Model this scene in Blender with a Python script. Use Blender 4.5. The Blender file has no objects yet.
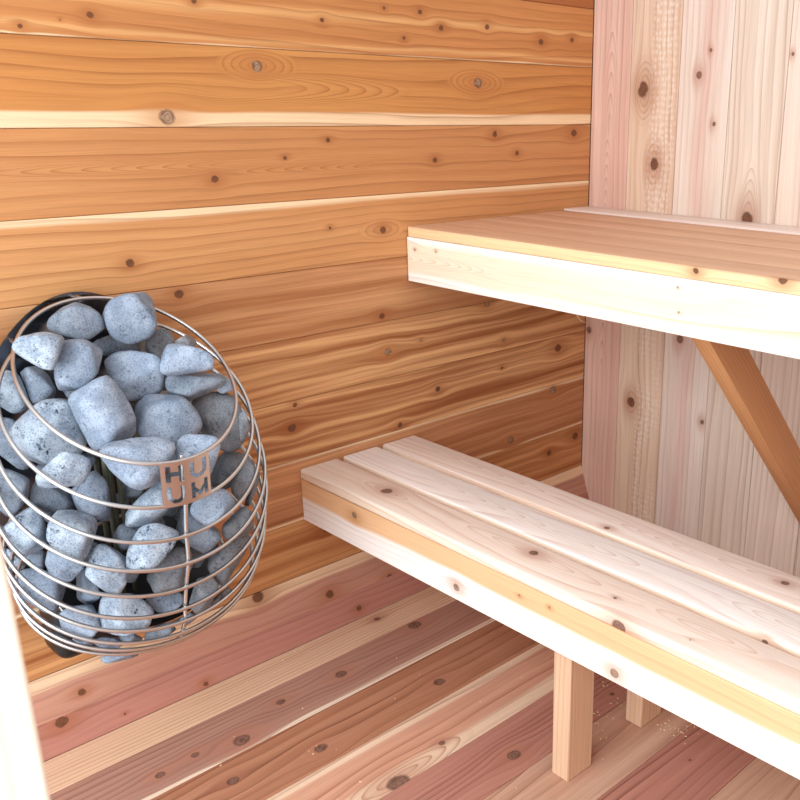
import bpy, bmesh, math, random
from mathutils import Vector, Matrix
C = bpy.context.scene.collection
R = math.radians

# ---------------------------------------------------------------- data
K_LW = [(-1.2013, 1.2077, 0.00558), (-1.0272, 1.2415, 0.00465), (-0.777, 1.2293, 0.00496), (-0.632, 1.2607, 0.003286), (-0.5414, 1.2602, 0.005332), (-0.4864, 1.2338, 0.006138), (-0.3551, 1.244, 0.006386), (-0.1841, 1.223, 0.007502), (-0.0769, 1.2331, 0.0062), (-0.5848, 1.2092, 0.003968), (-1.3056, 1.1854, 0.0037400000000000003), (-0.9196, 1.1444, 0.010625), (-0.3832, 1.1295, 0.012495), (-1.096, 1.0582, 0.014025000000000001), (-1.0205, 0.9542, 0.00714), (-0.8765, 0.9859, 0.004164999999999999), (-0.7793, 1.0165, 0.0051), (-0.5111, 0.9715, 0.00646), (-0.3322, 1.0227, 0.007819999999999999), (-0.2614, 0.9798, 0.006035), (-0.0623, 1.0221, 0.010625), (-0.657, 0.8357, 0.00799), (-1.189, 0.8243, 0.0077350000000000006), (-0.7867, 0.8502, 0.0034), (-0.6691, 0.6559, 0.0072250000000000005), (-1.1099, 0.7612, 0.00867), (-0.6573, 0.5749, 0.009094999999999999), (-0.3607, 0.6411, 0.008925), (-0.5645, 0.5859, 0.0046749999999999995), (-0.3044, 0.542, 0.00612), (-0.906, 0.4613, 0.009519999999999999), (-0.5184, 0.4622, 0.0077350000000000006), (-0.6324, 0.4018, 0.0065450000000000005), (-0.1067, 0.4872, 0.011899999999999999), (-0.8951, 0.5076, 0.005185), (-0.3113, 0.4726, 0.004079999999999999), (-0.1234, 0.3765, 0.011984999999999999), (-0.2796, 0.2764, 0.010539999999999999), (-0.0302, 0.2248, 0.01139), (-0.1352, 0.2027, 0.008925), (-0.8428, 0.2137, 0.0055249999999999995), (-1.2473, 1.1975, 0.00153)]
K_P1 = [(-0.8563, 0.0624, 0.0099), (-1.0168, 0.0093, 0.0127), (-0.6983, 0.0826, 0.0103), (-1.3798, 0.0518, 0.007)]
K_F1 = [(-0.7968, 0.0387, 0.0068), (-1.4235, 0.0095, 0.011), (-1.1658, 0.0533, 0.0052), (-1.3216, 0.0423, 0.0024)]
K_FL = [(-0.7769, 0.0767, 0.008), (-0.9565, 0.1952, 0.0123), (-1.0905, 0.1904, 0.0095), (-1.2001, 0.2387, 0.016), (-1.2782, 0.2167, 0.008), (-1.3442, 0.2225, 0.009), (-0.7341, 0.1564, 0.0157), (-1.1142, 0.3582, 0.0122), (-1.2658, 0.3243, 0.0109), (-0.8374, 0.3561, 0.012), (-1.0745, 0.5279, 0.0211), (-0.9558, 0.5012, 0.0066), (-0.889, 0.6163, 0.013), (-0.6287, 0.6264, 0.0059), (-0.4694, 0.7226, 0.0049), (-0.6837, 0.8461, 0.0033)]
K_BW = [(1.1219, 0.1584, 0.01764), (0.9555, 0.2009, 0.014220000000000002), (1.1527, 0.313, 0.00846), (1.049, 0.3612, 0.00522), (1.2038, 0.3404, 0.00423), (0.8485, 0.4646, 0.016470000000000002), (0.3528, 0.1642, 0.01386), (0.5461, 0.3053, 0.01089), (0.3505, 0.3849, 0.00657), (0.5203, 0.0139, 0.00945), (1.1897, 0.541, 0.00405)]
K_LT = [(0.2203, -0.8417, 0.0129), (0.6067, -0.833, 0.0092), (0.799, -0.8556, 0.0034), (0.6316, -0.6705, 0.0059), (0.9611, -0.6297, 0.0072), (1.0203, -0.8003, 0.0049), (0.949, -0.8739, 0.0016)]
K_UA = [(0.0275, 0.7914, 0.0021), (0.0955, 0.7944, 0.0021), (0.7016, 0.8022, 0.0016), (0.7065, 0.7613, 0.0016)]
K_UA2 = [(0.7326, -0.6007999999999999, 0.0056), (0.8877, -0.5954999999999999, 0.0076)]
K_LA = [(0.1843, 0.3243, 0.0078), (0.4794, 0.2807, 0.0078), (0.8346, 0.2721, 0.0084), (0.6338, 0.3256, 0.0024), (0.7002, 0.3303, 0.0024)]
K_LT += [(0.8402, -0.913, 0.0133)]
def pick3(lst, a, b): return [tuple(k) for k in lst if a - .025 < k[1] < b]
RINGS = [[0.739, 0.347, 0.547, 0.15], [0.708, 0.342, 0.48, 0.179], [0.673, 0.332, 0.423, 0.193], [0.64, 0.328, 0.376, 0.202], [0.607, 0.31, 0.328, 0.209], [0.567, 0.297, 0.286, 0.208], [0.527, 0.292, 0.262, 0.206], [0.483, 0.278, 0.235, 0.201], [0.436, 0.268, 0.22, 0.196], [0.4, 0.251, 0.206, 0.19]]
STONES = [
    ('rounded boxy grey stone topmost of the pile, rising past the top ring', (0.1199, -1.2509, 0.7584), [(-40.0, 13.0), (-22.0, 34.0), (15.0, 42.0), (36.0, 17.0), (40.0, -15.0), (31.0, -32.0), (10.0, -41.0), (-32.0, -26.0), (-41.0, -9.0)], 0.0369, 11, 0),
    ('smooth heart-shaped grey stone left of the topmost stone, by the dark shield', (0.0955, -1.3222, 0.758), [(-42.6, -2.0), (-27.4, 15.2), (2.0, 31.5), (27.4, 23.4), (38.6, -4.1), (32.5, -18.3), (20.3, -27.4), (-20.3, -23.4), (-40.6, -13.2)], 0.0283, 12, 1),
    ('pale speckled stone below the heart-shaped stone, crossed by the top ring at left', (0.1681, -1.4062, 0.7431), [(-27.2, 14.1), (-14.9, 23.7), (12.3, 26.4), (32.5, 18.5), (30.8, 7.0), (22.9, -14.9), (18.5, -29.0), (-4.4, -27.2), (-24.6, -15.8), (-34.3, -7.0)], 0.0264, 13, 2),
    ('upright blocky stone with a shaded right side, below the heart-shaped stone', (0.1538, -1.3541, 0.711), [(-26.6, 26.6), (-15.3, 36.8), (14.3, 37.8), (33.7, 22.5), (36.8, 6.1), (28.6, -13.3), (-1.0, -42.9), (-22.5, -39.9), (-28.6, -24.5), (-27.6, 2.0)], 0.0314, 14, 0),
    ('low humped grey stone tucked under the topmost stone, in the upper middle', (0.076, -1.2609, 0.7081), [(-33.9, 1.0), (-15.4, 16.4), (7.2, 19.5), (30.8, 4.1), (37.0, -7.2), (24.6, -13.3), (-1.0, -14.4), (-23.6, -17.5)], 0.0187, 15, 1),
    ('dark round stone just right of and behind the topmost stone', (0.0926, -1.197, 0.7004), [(-22.2, -1.0), (-12.6, 18.4), (1.9, 29.0), (17.4, 19.3), (24.2, 2.9), (12.6, -13.5), (1.9, -30.0), (-12.6, -25.1)], 0.0219, 16, 3),
    ('small stone farthest back at right, beside the wall behind the top ring', (0.1845, -1.1962, 0.7157), [(-16.2, 8.1), (0.0, 17.2), (13.1, 9.1), (17.2, -5.0), (5.0, -17.2), (-13.1, -11.1)], 0.0184, 17, 3),
    ('smooth rounded block with dark pits, directly below the topmost stone', (0.1296, -1.2598, 0.6679), [(-43.9, 5.4), (-39.7, 31.1), (-23.6, 39.7), (16.1, 33.2), (40.7, 16.1), (43.9, -4.3), (40.7, -24.7), (24.7, -36.4), (-10.7, -40.7), (-23.6, -28.9), (-39.7, -3.2)], 0.0387, 18, 0),
    ('bluish squared stone in the upper right of the opening', (0.2207, -1.214, 0.7019), [(-39.0, -2.0), (-28.0, 23.0), (-12.0, 26.0), (25.0, 19.0), (41.0, 8.0), (41.0, -18.0), (3.0, -22.0), (-18.0, -22.0), (-31.0, -25.0)], 0.0244, 19, 0),
    ('long wedge-shaped stone with dark blotches, at the right of the opening', (0.2011, -1.199, 0.6548), [(-40.7, 8.9), (-31.8, 18.9), (4.0, 20.9), (37.8, 18.9), (50.7, 7.9), (45.7, -3.0), (4.0, -22.9), (-6.0, -28.8), (-36.8, -14.9), (-41.7, -4.0)], 0.0238, 20, 1),
    ('stone peeking out behind the blotched wedge at the right rim', (0.1992, -1.1491, 0.6475), [(-16.9, 15.9), (2.8, 15.0), (15.9, 0.9), (17.8, -12.2), (2.8, -17.8), (-14.1, -4.7)], 0.0171, 21, 0),
    ('large long upright grey stone in the centre of the opening', (0.2143, -1.3498, 0.6475), [(-45.3, 23.7), (-30.9, 42.2), (2.1, 53.5), (17.5, 43.2), (29.8, 16.5), (48.3, -29.8), (47.3, -38.1), (26.7, -40.1), (5.1, -46.3), (-5.1, -59.7), (-12.3, -51.4), (-26.7, -21.6)], 0.038, 22, 0),
    ('big rounded five-sided stone right of the long central stone', (0.2113, -1.2515, 0.6129), [(-48.7, -3.2), (-41.3, 19.1), (-20.1, 36.0), (6.4, 39.2), (27.5, 33.9), (48.7, 8.5), (51.9, -9.5), (36.0, -26.5), (11.7, -41.3), (-4.2, -31.8), (-41.3, -31.8)], 0.0389, 23, 0),
    ('pale stone cut by the left edge of the photo, above the widest pale stone', (0.0639, -1.425, 0.6597), [(-23.3, 19.6), (-13.1, 32.6), (1.9, 35.4), (13.1, 26.1), (21.5, 0.9), (30.8, -21.5), (14.9, -31.7), (-11.2, -27.1), (-23.3, -14.9)], 0.026, 24, 2),
    ('rounded stone with a dark dent, beside the top ring at left', (0.0691, -1.3853, 0.665), [(-23.6, 24.5), (-10.9, 30.0), (5.5, 20.9), (22.7, 1.8), (26.4, -11.8), (10.0, -26.4), (-4.5, -29.1), (-17.3, -8.2)], 0.024, 25, 0),
    ('widest palest stone, crossed by the top ring at lower left', (0.1514, -1.4064, 0.6122), [(-55.1, 6.2), (-44.7, 21.8), (-18.7, 40.6), (5.2, 52.0), (21.8, 51.0), (37.4, 33.3), (48.9, 3.1), (52.0, -13.5), (39.5, -35.4), (14.6, -48.9), (0.0, -49.9), (-32.2, -34.3), (-51.0, -12.5)], 0.0384, 26, 2),
    ('broad stone crossed by the top ring just left of the nameplate', (0.2921, -1.3378, 0.5896), [(-53.0, 15.0), (-40.0, 29.0), (-12.0, 34.0), (37.0, 34.0), (51.0, 23.0), (47.0, 8.0), (37.0, -10.0), (30.0, -32.0), (12.0, -45.0), (-7.0, -45.0), (-24.0, -30.0), (-45.0, -1.0)], 0.0369, 27, 0),
    ('stone directly behind the upper right of the nameplate', (0.2979, -1.2483, 0.5724), [(-34.2, 4.0), (-25.2, 23.1), (-5.0, 34.2), (16.1, 33.2), (31.2, 20.1), (30.2, -8.0), (19.1, -32.2), (-5.0, -37.2), (-25.2, -20.1)], 0.0312, 28, 0),
    ('large grey stone at the right rim, above and right of the nameplate', (0.1968, -1.1564, 0.585), [(-45.9, 25.6), (-28.8, 40.6), (5.3, 47.0), (19.2, 40.6), (34.2, 10.7), (36.3, -25.6), (28.8, -47.0), (5.3, -55.5), (-17.1, -28.8), (-31.0, -19.2), (-34.2, 4.3)], 0.0391, 29, 3),
    ('small stone wedged against the wires at the right rim, seen edge-on', (0.2585, -1.1483, 0.5885), [(-8.9, 19.8), (1.0, 25.7), (7.9, 4.9), (6.9, -18.8), (-1.0, -28.7), (-5.9, -9.9)], 0.018, 30, 3),
    ('stone at the far left under the second ring, below the widest pale stone', (0.0621, -1.4375, 0.5812), [(-25.9, 36.6), (-2.7, 40.1), (12.5, 28.6), (20.5, 3.6), (30.3, -25.9), (25.9, -41.0), (13.4, -41.9), (-3.6, -30.3), (-25.9, -8.9)], 0.0269, 31, 0),
    ('rough pitted stone crossed by the second ring, under the widest pale stone', (0.2408, -1.4213, 0.5783), [(-38.2, 2.0), (-23.1, 15.1), (-4.0, 13.1), (15.1, 30.1), (27.1, 23.1), (34.1, 5.0), (29.1, -12.0), (14.1, -20.1), (-10.0, -22.1), (-33.1, -16.1)], 0.0253, 32, 2),
    ('grey stone with a flat top, immediately left of the heating rods', (0.1896, -1.371, 0.5082), [(-31.9, 13.8), (-18.1, 24.4), (-2.1, 42.5), (9.6, 36.1), (24.4, 12.8), (25.5, -27.6), (19.1, -36.1), (5.3, -37.2), (-10.6, -30.8), (-23.4, -13.8)], 0.0274, 33, 0),
    ('shaded bluish stone below the rough pitted stone, between second and third rings', (0.152, -1.4171, 0.5109), [(-29.7, 4.2), (-22.3, 25.5), (4.2, 21.2), (26.6, 5.3), (34.0, -12.7), (25.5, -21.2), (7.4, -22.3), (-22.3, -14.9)], 0.0232, 34, 1),
    ('darker stone at the left edge crossed by the third ring', (0.1609, -1.4754, 0.5426), [(-21.0, 36.2), (7.6, 29.6), (27.7, 16.2), (25.7, -8.6), (16.2, -25.7), (3.8, -38.1), (-5.7, -36.2), (-22.9, -19.1)], 0.0246, 35, 1),
    ('big blocky slab crossed by the third ring, left of the heating rods', (0.2437, -1.4268, 0.4851), [(-33.0, 8.0), (-29.0, 34.0), (-3.0, 36.0), (27.0, 23.0), (36.0, 10.0), (27.0, -26.0), (18.0, -42.0), (7.0, -41.0), (-29.0, -16.0)], 0.0331, 36, 2),
    ('coarse speckled stone crossed by the fourth ring at left', (0.1809, -1.4679, 0.4817), [(-19.2, 20.2), (5.0, 37.4), (25.2, 25.2), (28.3, 1.0), (25.2, -20.2), (0.0, -35.3), (-10.1, -33.3), (-29.3, -11.1), (-32.3, 7.1)], 0.0289, 37, 2),
    ('small pale stone tucked under the coarse speckled stone at left', (0.1511, -1.451, 0.4192), [(-17.8, 5.2), (3.1, 17.8), (12.5, 10.4), (11.5, -12.5), (3.1, -18.8), (-10.4, -9.4)], 0.019, 38, 0),
    ('pale stone under the big blocky slab, between fourth and fifth rings', (0.2209, -1.4382, 0.4284), [(-20.2, 24.3), (3.0, 15.2), (27.3, 5.1), (28.3, -5.1), (9.1, -23.3), (-12.1, -15.2), (-24.3, -1.0)], 0.0229, 39, 0),
    ('small stone partly hidden by the blurred door post', (0.0712, -1.462, 0.3944), [(-12.7, 18.0), (4.2, 10.6), (17.0, -2.1), (8.5, -15.9), (-7.4, -11.7), (-13.8, 3.2)], 0.0193, 40, 0),
    ('large bluish stone at lower left crossed by the sixth ring', (0.1823, -1.462, 0.3837), [(-32.5, 29.8), (-10.8, 34.3), (10.8, 22.6), (32.5, 7.2), (32.5, -8.1), (25.3, -26.2), (20.8, -35.2), (10.8, -37.0), (-8.1, -24.4), (-26.2, -9.9)], 0.0311, 41, 0),
    ('short upright stone behind the fifth ring, right of the lower left stone', (0.1891, -1.4029, 0.3633), [(-13.6, 20.9), (-1.0, 34.5), (6.3, 10.4), (20.9, -11.5), (15.7, -20.9), (-2.1, -24.0), (-12.5, -16.7)], 0.019, 42, 0),
    ('pale cornered stone crossed by the fourth and fifth rings, below the heating rods', (0.2596, -1.39, 0.4183), [(-32.1, -7.0), (-26.1, 17.1), (-19.1, 35.1), (-9.0, 41.2), (5.0, 34.1), (24.1, 16.1), (31.1, -10.0), (25.1, -29.1), (18.1, -39.2), (-5.0, -31.1)], 0.0304, 43, 2),
    ('flat pale stone low in the basket, left of the bottom centre', (0.216, -1.4263, 0.3299), [(-30.1, 16.1), (-14.1, 24.1), (17.1, 24.1), (27.1, 13.0), (27.1, -20.1), (21.1, -27.1), (-7.0, -23.1), (-28.1, -12.0)], 0.025, 44, 0),
    ('large angular pale stone at the bottom centre, crossed by two rings', (0.2398, -1.373, 0.327), [(-36.2, 20.1), (-31.2, 32.2), (-15.1, 33.2), (27.2, 22.1), (46.3, 4.0), (40.2, -13.1), (26.1, -29.2), (0.0, -31.2), (-19.1, -28.2), (-36.2, -16.1)], 0.0309, 45, 2),
    ('diagonal pale stone running down left from the nameplate', (0.2555, -1.3074, 0.5007), [(-41.3, -19.6), (-34.1, -5.2), (-6.2, 24.8), (17.5, 45.4), (35.1, 35.1), (32.0, 3.1), (23.7, -12.4), (8.3, -28.9), (-12.4, -36.1), (-32.0, -35.1)], 0.0366, 46, 2),
    ('triangular speckled stone below the diagonal stone, left of the upright bar', (0.279, -1.333, 0.4443), [(-19.1, 26.2), (-11.1, 32.2), (10.1, 34.2), (30.2, 26.2), (42.2, 16.1), (30.2, -7.0), (5.0, -31.2), (-9.1, -36.2), (-32.2, -33.2), (-33.2, -22.1), (-28.2, 7.0)], 0.034, 47, 2),
    ('warm grey stone behind the upright bar, under the triangular stone', (0.2454, -1.2917, 0.3749), [(-36.0, 0.0), (-16.5, 18.5), (11.3, 42.2), (26.8, 39.1), (35.0, 15.4), (26.8, -8.2), (11.3, -31.9), (-16.5, -38.1), (-36.0, -20.6)], 0.034, 48, 3),
    ('pale stone under the warm grey stone, left of the foot of the upright bar', (0.2316, -1.2973, 0.3141), [(-33.0, 4.1), (-14.5, 11.4), (7.2, 17.5), (25.8, 11.4), (28.9, -4.1), (16.5, -14.5), (-14.5, -15.5), (-26.8, -6.2)], 0.0188, 49, 0),
    ('smooth pale lilac stone just right of and below the nameplate', (0.2884, -1.2322, 0.4833), [(-32.2, 3.0), (-24.1, 19.1), (-11.1, 28.2), (6.0, 28.2), (28.2, 16.1), (36.2, 1.0), (28.2, -10.1), (8.0, -26.2), (-7.0, -33.2), (-17.1, -28.2)], 0.0296, 50, 0),
    ('rounded grey stone right of the upright bar, under the lilac stone', (0.2534, -1.2443, 0.4305), [(-33.0, 10.3), (-20.6, 43.3), (1.0, 30.9), (22.7, 11.3), (37.1, 1.0), (34.0, -23.7), (15.5, -36.1), (-5.2, -28.9), (-28.9, -14.4)], 0.0338, 51, 1),
    ('dark shaded stone right of the nameplate, behind the second ring', (0.1952, -1.1508, 0.494), [(-29.0, -14.0), (-16.1, 24.7), (12.9, 34.4), (31.2, 23.6), (29.0, 2.1), (5.4, -29.0), (-10.7, -36.5), (-23.6, -31.2)], 0.0288, 52, 3),
    ('brownish grainy stone against the wires, right of the dark shaded stone', (0.2596, -1.1593, 0.4957), [(-16.2, 1.0), (5.0, 38.4), (18.2, 27.3), (17.2, -1.0), (2.0, -28.3), (-11.1, -34.3), (-20.2, -21.2)], 0.0187, 53, 3),
    ('thin stone at the far right behind the fourth ring', (0.2407, -1.1334, 0.4677), [(1.0, 25.3), (11.1, 32.4), (11.1, 5.1), (-4.0, -28.3), (-14.2, -29.3), (-10.1, -9.1)], 0.0184, 54, 3),
    ('dark stone at the right between third and fourth rings, beneath the brownish stone', (0.2744, -1.1839, 0.4299), [(-26.0, -4.0), (-5.0, 19.0), (9.0, 29.1), (25.0, 15.0), (25.0, -2.0), (4.0, -20.0), (-10.0, -26.0), (-25.0, -20.0)], 0.0248, 55, 3),
    ('long dark stone leaning at the right side, below the fourth ring', (0.252, -1.198, 0.3644), [(-31.2, -2.0), (-20.1, 16.1), (4.0, 29.2), (32.2, 46.3), (37.3, 31.2), (22.2, 4.0), (7.1, -28.2), (-5.0, -45.3), (-22.2, -35.3), (-30.2, -19.1)], 0.033, 56, 3),
    ('mottled dark stone right of the foot of the upright bar', (0.2665, -1.2541, 0.3255), [(-18.0, 7.0), (-4.0, 28.0), (10.0, 29.0), (26.0, 8.0), (17.0, -10.0), (-10.0, -33.0), (-21.0, -24.0)], 0.0228, 57, 3),
    ('small stone at the lower right edge against the wires', (0.245, -1.2147, 0.2939), [(-12.0, -1.0), (3.0, 13.0), (18.1, 19.1), (20.1, 10.0), (3.0, -7.0), (-23.1, -23.1)], 0.0202, 58, 3),
    ('small pale stone just under the large angular stone at the bottom', (0.2405, -1.3659, 0.2842), [(-17.0, 10.0), (15.0, 4.0), (18.0, -4.0), (10.0, -10.0), (-6.0, -8.0), (-15.0, 1.0)], 0.0182, 59, 0),
    ('dark flat stone low down, right of the large angular stone', (0.2505, -1.3214, 0.2792), [(-25.0, -8.0), (-14.0, 8.0), (11.0, 14.0), (23.0, 9.0), (22.0, -2.0), (4.0, -10.0), (-15.0, -13.0)], 0.0182, 60, 1),
    ('flat stone in the lowest layer, under the bottom rings left of centre', (0.2201, -1.3932, 0.2773), [(-23.0, 6.0), (-9.0, 11.0), (12.0, 7.0), (21.0, -2.0), (13.0, -12.0), (-12.0, -6.0)], 0.0182, 61, 0),
    ('small stone in the lowest layer, under the flat pale stone', (0.1901, -1.416, 0.2776), [(-18.2, 6.1), (-2.0, 7.1), (14.1, -1.0), (11.1, -8.1), (-5.0, -5.0)], 0.0184, 62, 0),
    ('stone poking out through the bottom wires beneath the basket', (0.2203, -1.3795, 0.2458), [(-27.4, 5.1), (-11.2, 9.1), (28.4, 2.0), (29.4, -6.1), (19.3, -8.1), (-11.2, -5.1), (-18.3, -7.1), (-26.4, -3.0)], 0.0185, 63, 0),
    ('small dark stone low behind the foot of the upright bar', (0.2577, -1.2783, 0.288), [(-13.0, 2.0), (3.0, 11.0), (15.0, 2.0), (0.0, -10.0), (-10.0, -8.0)], 0.0182, 64, 1),
]
FILLER_STONES = [(0.1571, -1.2205, 0.4265, 0.0183), (0.182, -1.282, 0.4257, 0.0207), (0.1465, -1.1807, 0.4526, 0.0242), (0.2074, -1.2334, 0.3634, 0.0199), (0.1504, -1.2944, 0.4874, 0.0173), (0.2049, -1.2537, 0.4821, 0.0203), (0.1855, -1.387, 0.4202, 0.0199), (0.112, -1.4074, 0.5406, 0.0151), (0.218, -1.3392, 0.4449, 0.0244), (0.1034, -1.3447, 0.6572, 0.0183), (0.2253, -1.3484, 0.3884, 0.0194), (0.14, -1.2145, 0.4882, 0.0168), (0.1726, -1.2503, 0.4516, 0.0191), (0.1144, -1.4102, 0.4686, 0.0165), (0.2144, -1.2961, 0.446, 0.0177), (0.1054, -1.1993, 0.6396, 0.0166), (0.1367, -1.3566, 0.5489, 0.0163), (0.2361, -1.2247, 0.4898, 0.0183), (0.0848, -1.2919, 0.4489, 0.0163), (0.254, -1.2703, 0.5587, 0.0165)]
WORLD = 1.15
EXPOSURE = 0.1

# ---------------------------------------------------------------- tagging
def tag(o, label=None, cat=None, group=None, kind=None):
    if label: o['label'] = label
    if cat: o['category'] = cat
    if group: o['group'] = group
    if kind: o['kind'] = kind
    return o

def empty(name, loc, label, cat, group=None):
    o = bpy.data.objects.new(name, None)
    o.empty_display_size = 0.05
    C.objects.link(o)
    o.location = loc
    return tag(o, label, cat, group)

def finish(name, bm, mats, parent=None, origin=(0, 0, 0), smooth=None):
    """one mesh object; bm is in world coordinates, origin becomes the object's location"""
    bmesh.ops.translate(bm, verts=bm.verts, vec=-Vector(origin))
    me = bpy.data.meshes.new(name)
    bm.to_mesh(me)
    bm.free()
    for m in (mats if isinstance(mats, (list, tuple)) else [mats]):
        me.materials.append(m)
    if smooth is not None:
        me.polygons.foreach_set('use_smooth', [True] * len(me.polygons))
        if smooth < 179:
            me.set_sharp_from_angle(angle=R(smooth))
    me.update()
    o = bpy.data.objects.new(name, me)
    C.objects.link(o)
    if parent is not None:
        o.parent = parent
        o.location = Vector(origin) - parent.location
    else:
        o.location = origin
    return o

# ---------------------------------------------------------------- node helpers
def srgb(c):
    def f(x):
        x /= 255.0
        return x / 12.92 if x <= 0.04045 else ((x + 0.055) / 1.055) ** 2.4
    return (f(c[0]), f(c[1]), f(c[2]), 1.0)

class NB:
    def __init__(self, name):
        self.mat = bpy.data.materials.new(name)
        self.mat.use_nodes = True
        self.t = self.mat.node_tree
        self.t.nodes.clear()
        self.out = self.t.nodes.new('ShaderNodeOutputMaterial')
        self.b = self.t.nodes.new('ShaderNodeBsdfPrincipled')
        self.t.links.new(self.b.outputs[0], self.out.inputs[0])
    def n(self, kind): return self.t.nodes.new(kind)
    def put(self, sock, v):
        if hasattr(v, 'is_output') or isinstance(v, bpy.types.NodeSocket): self.t.links.new(v, sock)
        else: sock.default_value = v
    def m(self, op, a, b=None, c=None, clamp=False):
        n = self.n('ShaderNodeMath'); n.operation = op; n.use_clamp = clamp
        self.put(n.inputs[0], a)
        if b is not None: self.put(n.inputs[1], b)
        if c is not None: self.put(n.inputs[2], c)
        return n.outputs[0]
    def add(self, a, b): return self.m('ADD', a, b)
    def sub(self, a, b): return self.m('SUBTRACT', a, b)
    def mul(self, a, b, clamp=False): return self.m('MULTIPLY', a, b, clamp=clamp)
    def step(self, x, e0, e1):
        n = self.n('ShaderNodeMapRange'); n.interpolation_type = 'SMOOTHSTEP'; n.clamp = True
        self.put(n.inputs[0], x); self.put(n.inputs[1], e0); self.put(n.inputs[2], e1)
        n.inputs[3].default_value = 0; n.inputs[4].default_value = 1
        return n.outputs[0]
    def xyz(self, x, y, z):
        n = self.n('ShaderNodeCombineXYZ')
        for i, v in enumerate((x, y, z)): self.put(n.inputs[i], v)
        return n.outputs[0]
    def noise(self, vec, scale=1.0, detail=2.0, rough=0.5):
        n = self.n('ShaderNodeTexNoise')
        self.put(n.inputs['Vector'], vec); n.inputs['Scale'].default_value = scale
        n.inputs['Detail'].default_value = detail; n.inputs['Roughness'].default_value = rough
        return n.outputs[0]
    def mix(self, f, a, b, mode='MIX'):
        n = self.n('ShaderNodeMix'); n.data_type = 'RGBA'; n.blend_type = mode
        self.put(n.inputs[0], f); self.put(n.inputs[6], a); self.put(n.inputs[7], b)
        return n.outputs[2]

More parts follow.
